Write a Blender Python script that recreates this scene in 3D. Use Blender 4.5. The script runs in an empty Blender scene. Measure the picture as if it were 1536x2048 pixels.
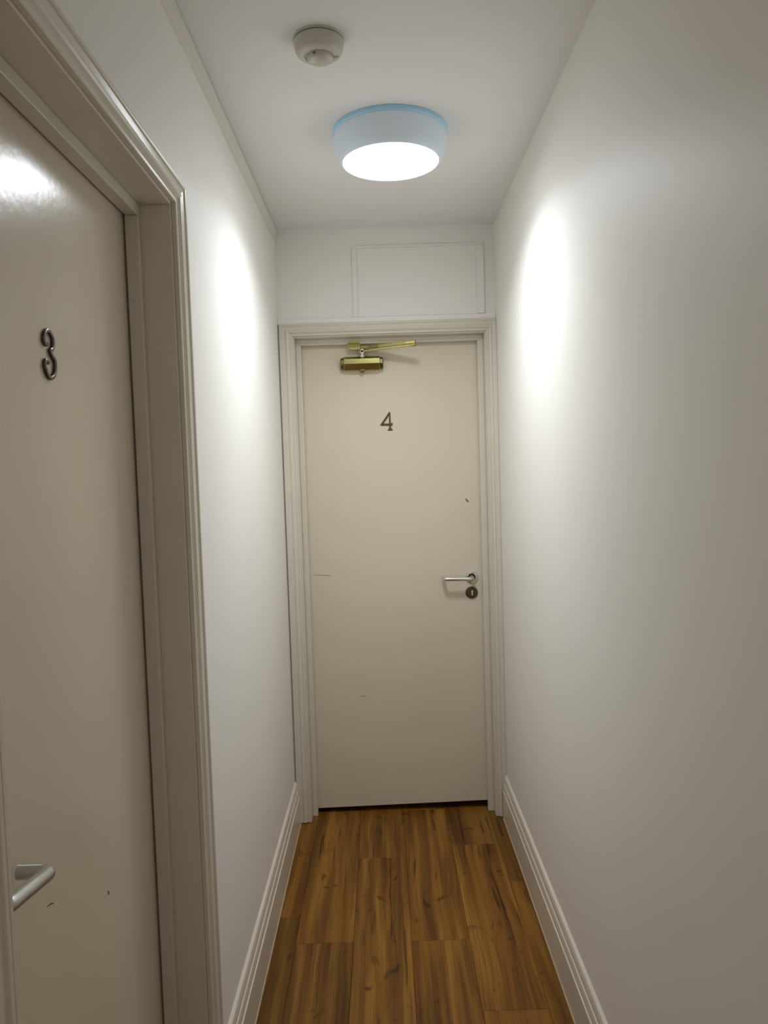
import bpy, bmesh, math
from mathutils import Vector, Matrix

# ------------------------------------------------------------------ camera, world, exposure
scene = bpy.context.scene
col = scene.collection
CAM_H = 1.4942
cd = bpy.data.cameras.new('camera'); cam = bpy.data.objects.new('camera', cd); col.objects.link(cam)
cd.sensor_fit = 'VERTICAL'; cd.sensor_height = 36.0; cd.sensor_width = 27.0
cd.lens = 1528.46 / 2048 * 36.0
cd.clip_start = 0.01
right = Vector((0.9995075, -0.0030390, -0.0312332)); down = Vector((-0.0313556, -0.0569482, -0.9978846)); fwd = Vector((0.0012539, 0.9983725, -0.0570155))
cam.matrix_world = Matrix(((right.x, -down.x, -fwd.x, 0), (right.y, -down.y, -fwd.y, 0), (right.z, -down.z, -fwd.z, CAM_H), (0, 0, 0, 1)))
scene.camera = cam
w = bpy.data.worlds.new('world'); scene.world = w; w.use_nodes = True
w.node_tree.nodes['Background'].inputs[0].default_value = (1.0, 0.94, 0.86, 1)
w.node_tree.nodes['Background'].inputs[1].default_value = 0.5  # even glow added as soft fill through the open passage end
scene.view_settings.view_transform = 'Standard'; scene.view_settings.look = 'None'
scene.view_settings.gamma = 1.0; scene.view_settings.use_curve_mapping = False
scene.view_settings.exposure = 0.2
LAMP_STRENGTH = 10.0      # glow of the diffuser disc
LAMP_POWER = 6.1         # added area light below the disc, narrowed to soften the near walls
LAMP_COLOR = (0.89, 0.955, 1.0)

# ------------------------------------------------------------------ measures (metres)
XL, XR, ZC, D = -0.4083, 0.4875, 2.4774, 3.1768     # walls, ceiling, end wall
YB = -1.3                                            # passage left open behind the camera to let in added world fill
YD = D + 0.085                                       # face of door 4
XD = -0.502                                          # face of door 3

# ------------------------------------------------------------------ materials
def new_mat(name):
    m = bpy.data.materials.new(name); m.use_nodes = True
    return m, m.node_tree, m.node_tree.nodes['Principled BSDF']

def paint(name, rgb, rough, spec=0.5, bump=0.0, bscale=120.0, vary=0.04, vscale=3.0):
    m, t, b = new_mat(name)
    n = t.nodes; l = t.links
    geo = n.new('ShaderNodeNewGeometry')
    nz = n.new('ShaderNodeTexNoise'); nz.inputs['Scale'].default_value = vscale; nz.inputs['Detail'].default_value = 4
    l.new(geo.outputs['Position'], nz.inputs['Vector'])
    r = n.new('ShaderNodeValToRGB')
    r.color_ramp.elements[0].position = 0.3; r.color_ramp.elements[1].position = 0.7
    r.color_ramp.elements[0].color = (*[c * (1 - vary) for c in rgb], 1)
    r.color_ramp.elements[1].color = (*[min(1, c * (1 + vary)) for c in rgb], 1)
    l.new(nz.outputs['Fac'], r.inputs['Fac']); l.new(r.outputs['Color'], b.inputs['Base Color'])
    b.inputs['Roughness'].default_value = rough; b.inputs['Specular IOR Level'].default_value = spec
    if bump:
        n2 = n.new('ShaderNodeTexNoise'); n2.inputs['Scale'].default_value = bscale; n2.inputs['Detail'].default_value = 3
        l.new(geo.outputs['Position'], n2.inputs['Vector'])
        bp = n.new('ShaderNodeBump'); bp.inputs['Strength'].default_value = bump; bp.inputs['Distance'].default_value = 0.002
        l.new(n2.outputs['Fac'], bp.inputs['Height']); l.new(bp.outputs['Normal'], b.inputs['Normal'])
    return m

def metal(name, rgb, rough, vary=0.08):
    m = paint(name, rgb, rough, 0.5, 0.0, vary=vary, vscale=60)
    m.node_tree.nodes['Principled BSDF'].inputs['Metallic'].default_value = 1.0
    return m

M = {}
M['wall'] = paint('wall_paint', (0.93, 0.90, 0.855), 0.5, 0.35, 0.12, 45, 0.015, 2.0)
M['ceiling'] = paint('ceiling_paint', (0.90, 0.88, 0.86), 0.7, 0.25, 0.12, 40, 0.015, 2.0)
M['door'] = paint('door_gloss_paint', (0.73, 0.645, 0.51), 0.2, 0.5, 0.10, 60, 0.02, 2.5)
M['trim'] = paint('trim_gloss_paint', (0.72, 0.665, 0.555), 0.28, 0.5, 0.06, 80, 0.025, 9.0)
M['skirt'] = paint('skirting_gloss_paint', (0.79, 0.73, 0.63), 0.25, 0.5, 0.06, 80, 0.025, 9.0)
M['moulding'] = paint('moulding_paint', (0.80, 0.765, 0.71), 0.45, 0.4, 0.05, 80, 0.02, 9.0)
M['caulk'] = paint('white_caulk', (0.80, 0.80, 0.80), 0.25, 0.5)
M['sealant'] = paint('sealant', (0.60, 0.46, 0.30), 0.3, 0.5, 0, vary=0.1, vscale=40)
M['plastic'] = paint('cream_plastic', (0.62, 0.59, 0.50), 0.35, 0.5)
M['lens'] = paint('lens_plastic', (0.62, 0.59, 0.51), 0.12, 0.6)
M['lamp_body'] = paint('lamp_body_plastic', (0.68, 0.77, 0.85), 0.4, 0.4)
M['lamp_ring'] = paint('lamp_base_blue', (0.46, 0.76, 0.97), 0.35, 0.5)
M['dark'] = paint('dark_parts_and_shade', (0.015, 0.013, 0.011), 0.8, 0.2)  # near-black for dark parts, the added shells and painted shade in the rose
M['scratch'] = paint('scratch_dark', (0.10, 0.085, 0.05), 0.7, 0.2)
M['chip'] = paint('chip_brown', (0.24, 0.19, 0.10), 0.7, 0.2)
M['brass'] = metal('brass', (0.60, 0.55, 0.22), 0.22)
M['brass_dark'] = metal('brass_dark', (0.26, 0.22, 0.09), 0.3)
M['steel'] = metal('satin_steel', (0.72, 0.70, 0.66), 0.28)
M['alum'] = metal('satin_aluminium', (0.58, 0.58, 0.57), 0.34)
M['bronze'] = metal('dark_bronze', (0.11, 0.095, 0.055), 0.35, 0.3)
M['num_bronze'] = metal('bronze_numeral', (0.16, 0.13, 0.06), 0.3)
M['num_steel'] = metal('dull_steel_numeral', (0.13, 0.11, 0.10), 0.36)
m, t, b = new_mat('lit_diffuser')
b.inputs['Base Color'].default_value = (0.9, 0.9, 0.9, 1)
b.inputs['Emission Color'].default_value = (*LAMP_COLOR, 1); b.inputs['Emission Strength'].default_value = LAMP_STRENGTH
M['diffuser'] = m

bb = M['lamp_body'].node_tree.nodes['Principled BSDF']      # opal body lets a little of the light through
bb.inputs['Emission Color'].default_value = (0.80, 0.92, 1.0, 1); bb.inputs['Emission Strength'].default_value = 0.05
def wood():
    m, t, b = new_mat('vinyl_plank_wood'); n = t.nodes; l = t.links
    tc = n.new('ShaderNodeTexCoord'); oi = n.new('ShaderNodeObjectInfo')
    off = n.new('ShaderNodeVectorMath'); off.operation = 'SCALE'; off.inputs[0].default_value = (7.3, 31.7, 5.1)
    l.new(oi.outputs['Random'], off.inputs['Scale'])
    add = n.new('ShaderNodeVectorMath'); add.operation = 'ADD'
    l.new(tc.outputs['Object'], add.inputs[0]); l.new(off.outputs[0], add.inputs[1])
    # slow sideways wander of the grain
    wn = n.new('ShaderNodeTexNoise'); wn.inputs['Scale'].default_value = 3.5; wn.inputs['Detail'].default_value = 2
    l.new(add.outputs[0], wn.inputs['Vector'])
    ws = n.new('ShaderNodeVectorMath'); ws.operation = 'SCALE'; ws.inputs['Scale'].default_value = 0.025
    l.new(wn.outputs['Color'], ws.inputs[0])
    ad2 = n.new('ShaderNodeVectorMath'); ad2.operation = 'ADD'
    l.new(add.outputs[0], ad2.inputs[0]); l.new(ws.outputs[0], ad2.inputs[1])
    def stretched(sx, sy, detail, rough=0.6, dist=0.0):
        mp = n.new('ShaderNodeMapping'); mp.inputs['Scale'].default_value = (sx, sy, 1)
        l.new(ad2.outputs[0], mp.inputs['Vector'])
        z = n.new('ShaderNodeTexNoise'); z.inputs['Scale'].default_value = 1; z.inputs['Detail'].default_value = detail
        z.inputs['Roughness'].default_value = rough; z.inputs['Distortion'].default_value = dist
        l.new(mp.outputs[0], z.inputs['Vector']); return z.outputs['Fac']
    def ramp(src, stops):
        r = n.new('ShaderNodeValToRGB'); e = r.color_ramp.elements
        while len(e) < len(stops): e.new(0.5)
        for i, (p, c) in enumerate(stops): e[i].position = p; e[i].color = (*c, 1)
        l.new(src, r.inputs['Fac']); return r.outputs['Color']
    def mul(a, c, f=1.0):
        x = n.new('ShaderNodeMix'); x.data_type = 'RGBA'; x.blend_type = 'MULTIPLY'; x.inputs['Factor'].default_value = f
        l.new(a, x.inputs['A']); l.new(c, x.inputs['B']); return x.outputs['Result']
    broad = ramp(stretched(24, 1.1, 3, 0.5, 0.2), [(0.32, (0.135, 0.053, 0.008)), (0.50, (0.245, 0.107, 0.016)), (0.68, (0.38, 0.18, 0.033))])
    fine = ramp(stretched(190, 2.2, 4, 0.6), [(0.30, (0.62, 0.60, 0.56)), (0.50, (1, 1, 1)), (0.75, (1.16, 1.15, 1.10))])
    crack = ramp(stretched(70, 2.6, 3, 0.5, 0.3), [(0.0, (1, 1, 1)), (0.63, (1, 1, 1)), (0.70, (0.34, 0.30, 0.26))])
    knot = ramp(stretched(13, 8, 2, 0.5, 1.2), [(0.0, (1, 1, 1)), (0.65, (1, 1, 1)), (0.74, (0.42, 0.38, 0.33))])
    tone = ramp(oi.outputs['Random'], [(0.0, (0.66, 0.65, 0.66)), (0.35, (1.02, 0.97, 0.90)), (0.65, (0.78, 0.79, 0.76)), (1.0, (1.14, 1.05, 0.92))])
    c = mul(mul(mul(mul(broad, fine), crack), knot), tone)
    l.new(c, b.inputs['Base Color'])
    b.inputs['Roughness'].default_value = 0.45; b.inputs['Specular IOR Level'].default_value = 0.22
    bp = n.new('ShaderNodeBump'); bp.inputs['Strength'].default_value = 0.15; bp.inputs['Distance'].default_value = 0.001
    l.new(fine, bp.inputs['Height']); l.new(bp.outputs['Normal'], b.inputs['Normal'])
    return m
M['wood'] = wood()

# ------------------------------------------------------------------ helpers
def tag(o, label=None, cat=None, group=None, kind=None):
    for k, v in (('label', label), ('category', cat), ('group', group), ('kind', kind)):
        if v: o[k] = v
    return o

def link(name, me, mat, parent=None, smooth=False, bevel=0.0, angle=35):
    o = bpy.data.objects.new(name, me); col.objects.link(o)
    if mat: me.materials.append(M[mat])
    if smooth:
        me.polygons.foreach_set('use_smooth', [True] * len(me.polygons))
        me.set_sharp_from_angle(angle=math.radians(angle))
    if bevel:
        md = o.modifiers.new('bevel', 'BEVEL'); md.width = bevel; md.segments = 2; md.limit_method = 'ANGLE'
    if parent: o.parent = parent
    return o

def from_bm(name, bm, mat, parent=None, **k):
    bmesh.ops.recalc_face_normals(bm, faces=bm.faces)
    me = bpy.data.meshes.new(name); bm.to_mesh(me); bm.free()
    return link(name, me, mat, parent, **k)

def add_hexa(bm, pts):
    v = [bm.verts.new(p) for p in pts]
    for f in ((0, 1, 3, 2), (4, 6, 7, 5), (0, 4, 5, 1), (2, 3, 7, 6), (0, 2, 6, 4), (1, 5, 7, 3)): bm.faces.new([v[i] for i in f])

def add_box(bm, a, c):
    add_hexa(bm, [(x, y, z) for x in (a[0], c[0]) for y in (a[1], c[1]) for z in (a[2], c[2])])

def box(name, a, c, mat, parent=None, **k):
    bm = bmesh.new(); add_box(bm, a, c); return from_bm(name, bm, mat, parent, **k)

def add_loft(bm, rings, caps=True, closed=True):
    vs = [[bm.verts.new(p) for p in r] for r in rings]
    for a, c in zip(vs[:-1], vs[1:]):
        nn = len(a)
        for i in range(nn if closed else nn - 1):
            j = (i + 1) % nn; bm.faces.new((a[i], a[j], c[j], c[i]))
    if caps: bm.faces.new(vs[0]); bm.faces.new(list(reversed(vs[-1])))

def loft(name, rings, mat, parent=None, **k):
    bm = bmesh.new(); add_loft(bm, rings); return from_bm(name, bm, mat, parent, **k)

def add_lathe(bm, prof, centre, axis, segs=48):
    """prof: (radius, distance along axis) pairs; axis: unit vector"""
    ax = Vector(axis); c = Vector(centre)
    u = ax.orthogonal().normalized(); v = ax.cross(u)
    vs = []
    for r, h in prof:
        if r < 1e-6: vs.append([bm.verts.new(c + ax * h)])
        else: vs.append([bm.verts.new(c + ax * h + (u * math.cos(2 * math.pi * i / segs) + v * math.sin(2 * math.pi * i / segs)) * r) for i in range(segs)])
    for a, d in zip(vs[:-1], vs[1:]):
        for i in range(segs):
            j = (i + 1) % segs
            if len(a) == 1 and len(d) == 1: continue
            if len(a) == 1: bm.faces.new((a[0], d[i], d[j]))
            elif len(d) == 1: bm.faces.new((a[i], a[j], d[0]))
            else: bm.faces.new((a[i], a[j], d[j], d[i]))

def lathe(name, prof, centre, axis, mat, parent=None, segs=48, angle=35):
    bm = bmesh.new(); add_lathe(bm, prof, centre, axis, segs)
    return from_bm(name, bm, mat, parent, smooth=True, angle=angle)

def round_path(pts, rad, steps=6):
    out = [Vector(pts[0])]
    for a, p, c in zip(pts[:-2], pts[1:-1], pts[2:]):
        a, p, c = Vector(a), Vector(p), Vector(c)
        d1 = (a - p).normalized(); d2 = (c - p).normalized()
        s, e = p + d1 * rad, p + d2 * rad
        for i in range(steps + 1):
            q = i / steps
            out.append((1 - q) ** 2 * s + 2 * q * (1 - q) * p + q * q * e)
    out.append(Vector(pts[-1])); return out

def spline(pts, steps=5):
    P = [Vector(p) for p in pts]; P = [2 * P[0] - P[1]] + P + [2 * P[-1] - P[-2]]; out = []
    for i in range(1, len(P) - 2):
        for s in range(steps):
            q = s / steps; a, b_, c, d = P[i - 1:i + 3]
            out.append(0.5 * (2 * b_ + (c - a) * q + (2 * a - 5 * b_ + 4 * c - d) * q * q + (3 * b_ - a - 3 * c + d) * q ** 3))
    out.append(P[-2]); return out

def add_tube(bm, path, ru, rv, up, segs=14):
    """elliptical tube; rv is the half size along the fixed direction up"""
    path = [Vector(p) for p in path]; up = Vector(up); rings = []
    for i, p in enumerate(path):
        tg = (path[min(i + 1, len(path) - 1)] - path[max(i - 1, 0)]).normalized()
        s = tg.cross(up)
        s = s.normalized(); u2 = s.cross(tg).normalized()
        rings.append([p + s * math.cos(2 * math.pi * k / segs) * ru + u2 * math.sin(2 * math.pi * k / segs) * rv for k in range(segs)])
    add_loft(bm, rings)

# ------------------------------------------------------------------ setting: floor, walls, ceiling
floor = box('floor', (XL - 0.14, YB, -0.06), (XR + 0.05, D + 0.45, -0.0052), 'dark')
tag(floor, 'brown wood-look vinyl plank floor of the narrow passage', 'floor', kind='structure')
SEAM, PW, PL = 0.0475, 0.1835, 0.925
ends = {-3: 2.48, -2: 2.339, -1: 2.8585, 0: 2.335, 1: 2.0147, 2: 2.665}
plank_meshes = {}
for k, e0 in ends.items():
    x0 = max(SEAM + k * PW, XL); x1 = min(SEAM + (k + 1) * PW, XR)
    y = e0 - PL * 5
    while y < D + 0.4:
        y0, y1 = max(y, YB), min(y + PL, D + 0.42)
        if y1 - y0 > 0.02:
            wd, ln = round(x1 - x0 - 0.0008, 5), round(y1 - y0 - 0.0008, 5)
            key = (wd, ln)
            if key not in plank_meshes:
                bm = bmesh.new(); h, f, cx, cy = 0.005, 0.0006, wd / 2, ln / 2
                add_loft(bm, [[(-cx, -cy, -h), (cx, -cy, -h), (cx, cy, -h), (-cx, cy, -h)], [(-cx, -cy, -f), (cx, -cy, -f), (cx, cy, -f), (-cx, cy, -f)],
                              [(-cx + f, -cy + f, 0), (cx - f, -cy + f, 0), (cx - f, cy - f, 0), (-cx + f, cy - f, 0)]])
                bmesh.ops.recalc_face_normals(bm, faces=bm.faces)
                me = bpy.data.meshes.new('plank'); bm.to_mesh(me); bm.free(); me.materials.append(M['wood']); plank_meshes[key] = me
            o = bpy.data.objects.new('plank', plank_meshes[key]); col.objects.link(o)
            o.location = ((x0 + x1) / 2, (y0 + y1) / 2, 0); o.parent = floor
        y += PL

ceiling = box('ceiling', (XL - 0.14, YB, ZC), (XR + 0.12, D + 0.12, ZC + 0.1), 'ceiling')
tag(ceiling, 'plain white painted passage ceiling', 'ceiling', kind='structure')
wall_right = box('wall_right', (XR, YB, -0.06), (XR + 0.12, D + 0.12, ZC), 'wall')
tag(wall_right, 'long plain white wall opposite the door numbered 3', 'wall', kind='structure')

# door 3 opening in the left wall
L3N, L3F, Z3 = 0.782, 1.572, 2.0385      # lining faces and head
bm = bmesh.new()
add_box(bm, (XL - 0.12, YB, -0.06), (XL, L3N - 0.012, ZC)); add_box(bm, (XL - 0.12, L3F + 0.012, -0.06), (XL, D + 0.12, ZC))
add_box(bm, (XL - 0.12, L3N - 0.012, Z3 + 0.012), (XL, L3F + 0.012, ZC))
wall_left = from_bm('wall_left', bm, 'wall')
tag(wall_left, 'white wall holding the recessed door numbered 3', 'wall', kind='structure')
# door 4 opening in the end wall
L4L, L4R, Z4 = -0.3435, 0.4405, 2.0405
bm = bmesh.new()
add_box(bm, (XL, D, -0.06), (L4L - 0.012, D + 0.12, ZC)); add_box(bm, (L4R + 0.012, D, -0.06), (XR, D + 0.12, ZC))
add_box(bm, (L4L - 0.012, D, Z4 + 0.012), (L4R + 0.012, D + 0.12, ZC))
wall_end = from_bm('wall_end', bm, 'wall')
tag(wall_end, 'white end wall above the door numbered 4', 'wall', kind='structure')

# black shells added behind the two doors to keep world light out
bm = bmesh.new(); y0, y1 = D + .12, D + .45
for a, c in (((XL - .14, y1, -.06), (XR + .12, y1 + .05, 2.3)), ((XL - .14, y0, -.06), (XL - .09, y1, 2.3)), ((XR + .05, y0, -.06), (XR + .10, y1, 2.3)), ((XL - .14, y0, 2.25), (XR + .12, y1, 2.3))): add_box(bm, a, c)
o = from_bm('dark_shell_beyond', bm, 'dark'); tag(o, 'black shell added to darken the gap under the door numbered 4', 'wall', kind='structure')
bm = bmesh.new(); x0, x1 = XL - .6, XL - .12
for a, c in (((x0 - .05, .5, -.06), (x0, 1.9, 2.3)), ((x0, .5, -.06), (x1, .55, 2.3)), ((x0, 1.85, -.06), (x1, 1.9, 2.3)), ((x0, .5, 2.25), (x1, 1.9, 2.3)), ((x0, .5, -.06), (XL - .14, 1.9, -.01))): add_box(bm, a, c)
o = from_bm('dark_shell_side', bm, 'dark'); tag(o, 'black shell added to block light behind the door numbered 3', 'wall', kind='structure')

# ------------------------------------------------------------------ door casings (mitred architrave)
PROF = [(0, 0), (0, .008), (.03, .0095), (.13, .0095), (.16, .007), (.22, .0085), (.33, .0145), (.43, .016), (.48, .0155), (.52, .0125), (.60, .0122), (.80, .0145), (.835, .0175), (.87, .0179), (.95, .0179), (1, .0165), (1, 0)]
def casing(name, a0, a1, zi, wa, wb, wt, put, mat, label, z0=0.004):
    """a: coordinate along the wall; put(a, t, z) -> world"""
    root = bpy.data.objects.new(name, None); col.objects.link(root); root.location = put((a0 + a1) / 2, 0, 0)
    tag(root, label, 'door casing', kind='structure')
    bpy.context.view_layer.update(); inv = root.matrix_world.inverted()
    def part(n, rings):
        loft(n, [[inv @ Vector(p) for p in r] for r in rings], mat, root, smooth=True, angle=25)
    part('casing_leg', [[put(a0 - s * wa, t, z0) for s, t in PROF], [put(a0 - s * wa, t, zi + s * wt) for s, t in PROF]])
    part('casing_leg', [[put(a1 + s * wb, t, z0) for s, t in PROF], [put(a1 + s * wb, t, zi + s * wt) for s, t in PROF]])
    part('casing_head', [[put(a0 - s * wa, t, zi + s * wt) for s, t in PROF], [put(a1 + s * wb, t, zi + s * wt) for s, t in PROF]])
    return root
trim_1 = casing('trim_1', -0.349, 0.446, 2.046, 0.0535, XR - 0.446 - 0.0005, 0.0465, lambda a, t, z: (a, D - t, z), 'trim', 'cream moulded casing around the door numbered 4')
trim_2 = casing('trim_2', 0.776, 1.578, 2.0445, 0.0585, 0.0586, 0.0477, lambda a, t, z: (XL + t, a, z), 'trim', 'cream moulded casing around the door numbered 3')
# old line of white caulk over the casing of door 3
cq = loft('caulk_line', [[Vector(p) - trim_2.location for p in r] for r in
          ([(XL, 1.36, 2.0925), (XL + .004, 1.36, 2.0925), (XL + .003, 1.36, 2.099), (XL, 1.36, 2.102)], [(XL, 1.628, 2.0925), (XL + .004, 1.628, 2.0925), (XL + .003, 1.628, 2.101), (XL, 1.628, 2.105)])], 'caulk', trim_2)
cq['label'] = 'white caulk line above the casing'

# linings and stops
def lining(name, label, put, a0, a1, zt, depth, sd0, sd1, sw):
    """put(a, d, z): d = depth behind the wall face"""
    root = bpy.data.objects.new(name, None); col.objects.link(root); root.location = put((a0 + a1) / 2, 0, 0)
    tag(root, label, 'door frame', kind='structure')
    off = root.location
    def bx(n, a, d, z, bev=0.0012):
        p, q = Vector(put(a[0], d[0], z[0])) - off, Vector(put(a[1], d[1], z[1])) - off
        box(n, [min(p[i], q[i]) for i in range(3)], [max(p[i], q[i]) for i in range(3)], 'trim', root, bevel=bev)
    bx('jamb', (a0 - .012, a0), (0.0005, depth), (0, zt)); bx('jamb', (a1, a1 + .012), (0.0005, depth), (0, zt))
    bx('head_jamb', (a0 - .012, a1 + .012), (0.0005, depth), (zt, zt + .012))
    bx('door_stop', (a0, a0 + sw[0]), (sd0, sd1), (0, zt - sw[2]), .002); bx('door_stop', (a1 - sw[1], a1), (sd0, sd1), (0, zt - sw[2]), .002)
    bx('door_stop', (a0, a1), (sd0, sd1), (zt - sw[2], zt), .002)
    return root
trim_3 = lining('trim_3', 'cream door lining and stops framing the door numbered 4', lambda a, d, z: (a, D + d, z), L4L, L4R, Z4, 0.115, 0.052, 0.0815, (0.0215, 0.0245, 0.0235))
trim_4 = lining('trim_4', 'cream door lining and stops framing the door numbered 3', lambda a, d, z: (XL - d, a, z), L3N, L3F, Z3, 0.14, 0.0625, 0.0897, (0.014, 0.014, 0.0235))

# ------------------------------------------------------------------ door 4
bm = bmesh.new()
X0, X1, T0 = L4L + .003, L4R - .003, Z4 - .003
add_hexa(bm, [(X0, YD, .0203), (X0, YD, T0), (X0, YD + .044, .0203), (X0, YD + .044, T0), (X1, YD, .0340), (X1, YD, T0), (X1, YD + .044, .0340), (X1, YD + .044, T0)])
door_4 = from_bm('door_4', bm, 'door', bevel=0.0015)
tag(door_4, 'flush cream door with number 4, brass closer and lever handle', 'door', kind='structure')

def scuff(parent, name, pts, wdt, n, mat):
    """thin sliver on a door face: pts in world, n = outward normal"""
    n = Vector(n); P = [Vector(p) for p in pts]; top, bot = [], []
    for i, p in enumerate(P):
        tg = (P[min(i + 1, len(P) - 1)] - P[max(i - 1, 0)]).normalized(); s = tg.cross(n).normalized()
        ww = wdt * (0.35 + 0.65 * math.sin(math.pi * (i + 0.5) / len(P)))
        top.append(p + s * ww); bot.append(p - s * ww)
    ring = top + bot[::-1]
    o = loft(name, [[q - n * .0003 for q in ring], [q + n * .0003 for q in ring]], mat, parent)
    return o
fy = (0, -1, 0)
scuff(door_4, 'scratch', [(-.309, YD, 1.0467), (-.285, YD, 1.046), (-.255, YD, 1.0425), (-.230, YD, 1.0399)], .0009, fy, 'scratch')
scuff(door_4, 'scratch', [(-.128, YD, .5106), (-.117, YD, .511), (-.105, YD, .5114), (-.096, YD, .512)], .0010, fy, 'scratch')
scuff(door_4, 'paint_chip', [(.3545, YD, 1.354), (.3575, YD, 1.350), (.3605, YD, 1.345), (.364, YD, 1.342), (.368, YD, 1.341)], .0042, fy, 'chip')

# numeral 4: (x, z) outline pieces in units measured on the door
def num4():
    s = 0.0000963; cx, cz, W = 860, 930, []
    def w2(x, y): return (0.0416 + (x - cx) * s, 1.6926 - (y - cz) * s)
    polys = [[(826, 525), (880, 525), (898, 1240), (812, 1240)],
             [(812, 1215), (898, 1215), (925, 1262), (965, 1285), (965, 1335), (745, 1335), (745, 1300), (790, 1270)],
             [(440, 1060), (520, 1020), (812, 1020), (812, 1115), (440, 1115)], [(890, 1020), (925, 1010), (965, 985), (965, 1135), (925, 1118), (890, 1115)],
             [(440, 1060), (826, 525), (860, 560), (850, 640), (560, 1040), (470, 1075)]]
    bm = bmesh.new()
    for p in polys:
        q = [w2(*a) for a in p]
        add_loft(bm, [[(x, YD, z) for x, z in q], [(x, YD - .0035, z) for x, z in q]])
    o = from_bm('numeral', bm, 'num_bronze', door_4, bevel=.0006); o['label'] = 'bronze numeral 4'
num4()

# lever handle
RX, RZ = 0.3712, 1.0165
h4 = bmesh.new()
add_tube(h4, round_path([(RX, YD - .006, RZ), (RX, YD - .052, RZ - .001), (RX - .121, YD - .052, RZ + .0015), (RX - .121, YD - .012, RZ + .0015)], .016), .0085, .0085, (0, 0, 1), 18)
h4 = from_bm('door_handle', h4, 'steel', door_4, smooth=True); h4['label'] = 'satin steel return lever handle'
lathe('rose', [(.0262, 0), (.0262, .004), (.0252, .0062), (.022, .0072), (.0165, .0076), (.0158, .0050), (.0095, .0050), (.0092, .0078), (0, .0078)], (RX, YD, RZ), fy, 'steel', h4)
bm = bmesh.new(); add_lathe(bm, [(.0157, .0050), (.0157, .0074), (.0096, .0074), (.0096, .0050)], (RX, YD, RZ), fy, 32); from_bm('rose_gap_shade', bm, 'dark', h4)  # black ring filling the groove, its shade put into the colour
for a in (72, 250):
    lathe('screw', [(.0021, .006), (.0021, .0082), (.0012, .0085), (0, .0085)], (RX + .0195 * math.cos(math.radians(a)), YD, RZ + .0195 * math.sin(math.radians(a))), fy, 'brass_dark', h4, 12)
EX, EZ = 0.3702, 0.950
esc = lathe('escutcheon', [(.0262, 0), (.0262, .003), (.0248, .0058), (.021, .0066), (0, .0066)], (EX, YD, EZ), fy, 'bronze', door_4); esc['label'] = 'dark bronze round keyhole escutcheon'
bm = bmesh.new(); add_lathe(bm, [(0, .0064), (.0046, .0064), (.0046, .0076), (0, .0076)], (EX + .0018, YD, EZ + .0055), fy, 20)
add_loft(bm, [[(EX + .0018 + x, YD - d, EZ + z) for x, z in ((-.0022, .004), (.0022, .004), (.0032, -.012), (-.0032, -.012))] for d in (.0064, .0075)])
o = from_bm('keyhole', bm, 'steel', esc)

# overhead closer
CZ = 1.9364
def octx(x, k=1.0): return [(x, YD - d * k if d else YD, CZ + z * k) for d, z in ((0, .0285), (.030, .0285), (.0445, .0165), (.0455, -.003), (.030, -.0285), (0, -.0285))]
closer = loft('door_closer', [octx(-.1435), octx(.0055)], 'brass', door_4, bevel=.0012); closer['label'] = 'brass overhead door closer'
for x0, x1 in ((-.1435, -.1595), (.0055, .0205)):
    rings = [[(x, YD - .004 - (YD - .004 - p[1]) * kk if p[1] < YD - .001 else YD - .004, CZ + (p[2] - CZ) * kk) for p in octx(0)] for x, kk in ((x0, .86), (x0 + (x1 - x0) * .8, .84), (x1, .68))]
    loft('end_cap', rings, 'brass_dark', closer, bevel=.001)
    for z in (.0115, -.0115):
        sx = 1 if x1 > x0 else -1
        lathe('cap_screw', [(.0046, -.004), (.0046, .0015), (.003, .0025), (0, .0025)], (x0 + (x1 - x0) * .62, YD - .032, CZ + z), (sx * .55, -.835, 0), 'dark', closer, 14)
lathe('valve_nub', [(.013, -.004), (.0125, .002), (.008, .006), (.006, .011), (0, .011)], (-.0692, YD - .022, CZ - .0285), (0, 0, -1), 'brass_dark', closer, 20)
SPX, SPY = -.0672, YD - .022
lathe('spindle', [(.012, -.002), (.012, .004), (.008, .006), (.008, .012), (.0115, .013), (.0115, .030), (.008, .033), (0, .033)], (SPX, SPY, CZ + .0285), (0, 0, 1), 'steel', closer, 24)
lathe('spindle_screw', [(.0042, 0), (.0042, .003), (0, .003)], (SPX, SPY - .0112, CZ + .0495), fy, 'dark', closer, 12)
ELB = Vector((.146, 3.135, 1.9975))
def flat_arm(name, pts, hw, ht, mat):
    bm = bmesh.new(); rings = []
    P = [Vector(p) for p in pts]
    for i, p in enumerate(P):
        tg = (P[min(i + 1, len(P) - 1)] - P[max(i - 1, 0)]).normalized(); s = tg.cross(Vector((0, 0, 1))).normalized()
        f = hw[i]
        rings.append([p + s * f + Vector((0, 0, ht)), p - s * f + Vector((0, 0, ht)), p - s * f - Vector((0, 0, ht)), p + s * f - Vector((0, 0, ht))])
    add_loft(bm, rings); return from_bm(name, bm, mat, closer, bevel=.0015)
flat_arm('arm', [(SPX - .012, SPY + .006, 1.9855), (SPX, SPY, 1.9855), (SPX + .05, SPY - .028, 1.987), ELB + Vector((-.02, .012, -.006)), ELB + Vector((.008, -.004, -.006))], [.008, .010, .008, .008, .008], .0036, 'brass')
flat_arm('arm', [(-.004, D + .038, 2.0025), (.03, D + .020, 2.0025), ELB + Vector((-.03, .014, .004)), ELB + Vector((.008, -.004, .004))], [.006, .008, .010, .009], .0058, 'brass')
lathe('elbow_pivot', [(.0075, 0), (.0075, .018), (.005, .021), (0, .021)], ELB + Vector((0, 0, -.011)), (0, 0, 1), 'brass_dark', closer, 18)
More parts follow.
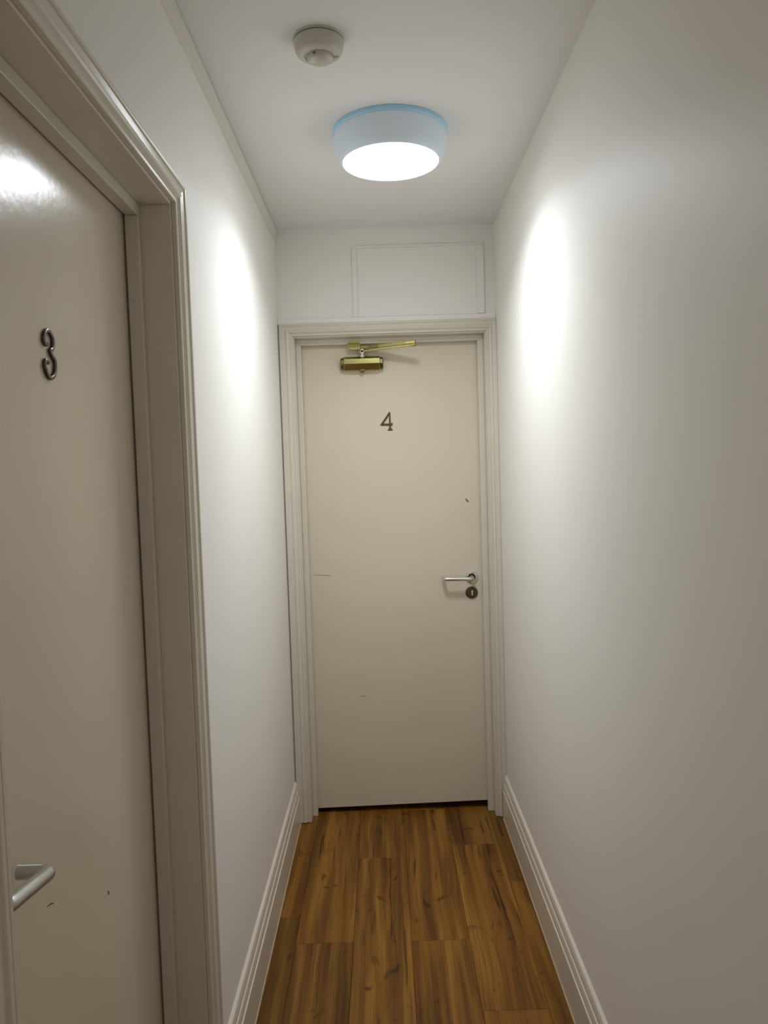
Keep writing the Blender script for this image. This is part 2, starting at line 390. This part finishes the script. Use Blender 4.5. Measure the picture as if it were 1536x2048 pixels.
flat_arm('adjusting_rod', [(-.085, D + .062, 2.0025), (-.040, D + .052, 2.0025), (.004, D + .034, 2.0025)], [.0065, .0065, .0065], .0068, 'brass_dark')
bm = bmesh.new(); add_box(bm, (-.1245, D + .046, 1.9915), (-.0755, D + .0515, 2.0155)); add_box(bm, (-.1245, D + .012, 2.0155), (-.0755, D + .0515, 2.0185))
from_bm('frame_bracket', bm, 'brass', closer, bevel=.001)
for x in (-.118, -.082): lathe('bracket_screw', [(.0028, 0), (.0028, .0012), (0, .0014)], (x, D + .046, 1.998), fy, 'brass_dark', closer, 12)

# ------------------------------------------------------------------ door 3
bm = bmesh.new(); Y0, Y1, T3 = L3N + .003, L3F - .003, Z3 - .003
add_box(bm, (XD - .044, Y0, .012), (XD, Y1, T3))
door_3 = from_bm('door_3', bm, 'door', bevel=0.0015)
tag(door_3, 'flush cream door with number 3 set deep in the side wall', 'door', kind='structure')
fx = (1, 0, 0)
pts3 = [[1.1709, 1.6961], [1.1637, 1.6991], [1.1628, 1.7055], [1.1669, 1.7129], [1.1749, 1.7181], [1.183, 1.7177], [1.1915, 1.7124], [1.1951, 1.7052], [1.1931, 1.6965], [1.1894, 1.6918], [1.1825, 1.6888], [1.1893, 1.6814], [1.1967, 1.6772], [1.1991, 1.6696], [1.1971, 1.6605], [1.1916, 1.6524], [1.18, 1.6472], [1.1698, 1.6508], [1.1638, 1.6588], [1.1613, 1.6651], [1.1636, 1.6713], [1.1698, 1.6717]]
bm = bmesh.new(); add_tube(bm, spline([(XD + .0028, a - .005, z) for a, z in pts3], 4), .0036, .0028, fx, 10)
add_lathe(bm, [(0, -.0005), (.0034, 0), (.0034, .004), (.002, .0055), (0, .0058)], (XD, 1.1672, 1.6700), fx, 14)
add_lathe(bm, [(0, -.0005), (.0034, 0), (.0034, .004), (.002, .0055), (0, .0058)], (XD, 1.1672, 1.6972), fx, 14)
n3 = from_bm('numeral', bm, 'num_steel', door_3, smooth=True); n3['label'] = 'dull metal numeral 3'
HZ, HY = .982, .973
bm = bmesh.new(); add_tube(bm, round_path([(XD + .006, HY - .120, HZ + .021), (XD + .0535, HY - .120, HZ + .021), (XD + .0525, HY, HZ), (XD + .010, HY, HZ)], .014), .0098, .0098, (0, 0, 1), 20)
h3 = from_bm('door_handle', bm, 'alum', door_3, smooth=True); h3['label'] = 'satin aluminium return lever handle'
lathe('rose', [(.026, 0), (.026, .005), (.024, .008), (0, .008)], (XD, HY - .120, HZ + .021), fx, 'alum', h3)
esc3 = lathe('escutcheon', [(.026, 0), (.026, .003), (.0248, .0058), (.021, .0066), (0, .0066)], (XD, HY - .120, HZ - .047), fx, 'bronze', door_3)
scuff(door_3, 'paint_chip', [(XD, 1.299, .771), (XD, 1.301, .767), (XD, 1.303, .763)], .0022, fx, 'scratch')
scuff(door_3, 'scratch', [(XD, 1.069, .8785), (XD, 1.080, .8765), (XD, 1.091, .871)], .0008, fx, 'scratch')

# ------------------------------------------------------------------ skirting boards
SK = [(0, 0), (.0179, 0), (.0179, .1165), (.0172, .1180), (.0140, .1185), (.0140, .1205), (.0152, .1225), (.0150, .137), (.0125, .147), (.0098, .1485), (.0098, .151), (.0112, .154), (.0105, .166), (.0075, .1765), (.003, .1815), (0, .1832)]
def skirting(name, x, sgn, y0, y1, label):
    o = loft(name, [[(x + sgn * t_, y, z) for t_, z in SK] for y in (y0, y1)], 'skirt', None, smooth=True, angle=25)
    tag(o, label, 'skirting', kind='structure')
    q = loft('sealant_bead', [[(x + sgn * (.0179 + a), y, z) for a, z in ((0, 0), (.0028, 0), (.0016, .0024), (0, .0034))] for y in (y0, y1)], 'sealant', o)
    q['label'] = 'thin tan sealant line along the floor'
skirting('baseboard_left', XL, 1, 1.6372, D - .0005, 'cream moulded skirting along the wall with door 3')
skirting('baseboard_right', XR, -1, YB, D - .0005 - .018, 'cream moulded skirting along the plain long wall')

# ------------------------------------------------------------------ ceiling moulding, transom board, batten
cov = [(0, -.002), (.0100, -.002), (.0115, -.005), (.0115, -.022), (.0108, -.025), (.0088, -.027), (.0084, -.039), (.0060, -.047), (0, -.0505)]
trim_5 = loft('trim_5', [[(XL + a, y, ZC + z) for a, z in cov] for y in (YB, D - .02)], 'moulding', None, smooth=True, angle=25)
tag(trim_5, 'slim white moulding where the ceiling meets the wall over door 3', 'moulding', kind='structure')
trim_6 = bpy.data.objects.new('trim_6', None); col.objects.link(trim_6); trim_6.location = (.17, D, 2.12)
tag(trim_6, 'painted-over transom panel above the door numbered 4', 'panel', kind='structure')
def tp(n, a, c, mat='wall', bev=.0012):
    off = trim_6.location; box(n, Vector(a) - off, Vector(c) - off, mat, trim_6, bevel=bev)
tp('stile', (-.0955, D - .0055, 2.1165), (-.0755, D + .001, 2.3935)); tp('stile', (.4115, D - .0075, 2.1165), (.4420, D + .001, 2.3925))
tp('rail', (-.0955, D - .0055, 2.3935), (.4420, D + .001, 2.4020)); tp('board', (-.0752, D - .0012, 2.1165), (.4112, D + .001, 2.3930), bev=.0005)
trim_7 = box('trim_7', (XL + .0005, D - .0070, 2.0930), (XR - .0005, D + .0005, 2.1155), 'wall', bevel=.002)
tag(trim_7, 'narrow painted batten resting on the casing of door 4', 'batten', kind='structure')

# ------------------------------------------------------------------ ceiling light
LX, LY = .0545, 2.294
light = bpy.data.objects.new('ceiling_light', None); col.objects.link(light); light.location = (LX, LY, ZC)
tag(light, 'round flush ceiling light with glowing white disc and pale blue rim', 'ceiling light')
dn = (0, 0, -1)
lathe('base_ring', [(0, 0), (.166, 0), (.1675, .002), (.1675, .011), (.165, .0135), (0, .0135)], (0, 0, 0), dn, 'lamp_ring', light, 96)
lathe('body', [(.1630, .0136), (.1650, .020), (.1645, .034), (.1610, .055), (.1555, .074), (.1490, .086), (.1430, .0905), (.1405, .0905), (.1400, .086), (0, .086)], (0, 0, 0), dn, 'lamp_body', light, 96)
o = lathe('diffuser', [(.1398, .0862), (.1398, .0900), (.128, .0930), (.10, .0962), (.06, .0985), (0, .0995)], (0, 0, 0), dn, 'diffuser', light, 96)
o['label'] = 'glowing white diffuser disc'
ld = bpy.data.lights.new('added_downlight', 'AREA'); ld.shape = 'DISK'; ld.size = .27; ld.energy = LAMP_POWER; ld.color = LAMP_COLOR; ld.spread = math.radians(146)  # second source added under the diffuser to steer light downward
lo = bpy.data.objects.new('added_downlight', ld); col.objects.link(lo); lo.parent = light; lo.location = (0, 0, -.1015)

# ------------------------------------------------------------------ motion sensor
SX, SY = -.1135, 1.806
sens = bpy.data.objects.new('motion_sensor', None); col.objects.link(sens); sens.location = (SX, SY, ZC)
tag(sens, 'small round cream motion sensor on the ceiling', 'sensor')
lathe('base_plate', [(0, 0), (.0585, 0), (.0590, .0010), (.0590, .0036), (.0580, .0044), (0, .0044)], (0, 0, 0), dn, 'plastic', sens, 64)
lathe('housing', [(.0535, .0044), (.0535, .0068), (.0572, .0070), (.0578, .0085), (.0565, .0170), (.0548, .0240), (.0515, .0310), (.0450, .0360), (.0380, .0382), (.0335, .0385), (.0325, .0368), (0, .0368)], (0, 0, 0), dn, 'plastic', sens, 64)
lathe('lens', [(.0310, .0368), (.0308, .0395), (.0285, .0440), (.0230, .0482), (.0130, .0510), (0, .0518)], (.002, .004, 0), dn, 'lens', sens, 48, 60)
lathe('indicator', [(.0026, 0), (.0026, .0012), (0, .0014)], (-.0095, -.0265, -.0428), Vector((-.25, -.75, -.6)).normalized(), 'scratch', sens, 12)
box('clip', (.0340, .002, -.0410), (.0435, .014, -.0330), 'plastic', sens, bevel=.001)
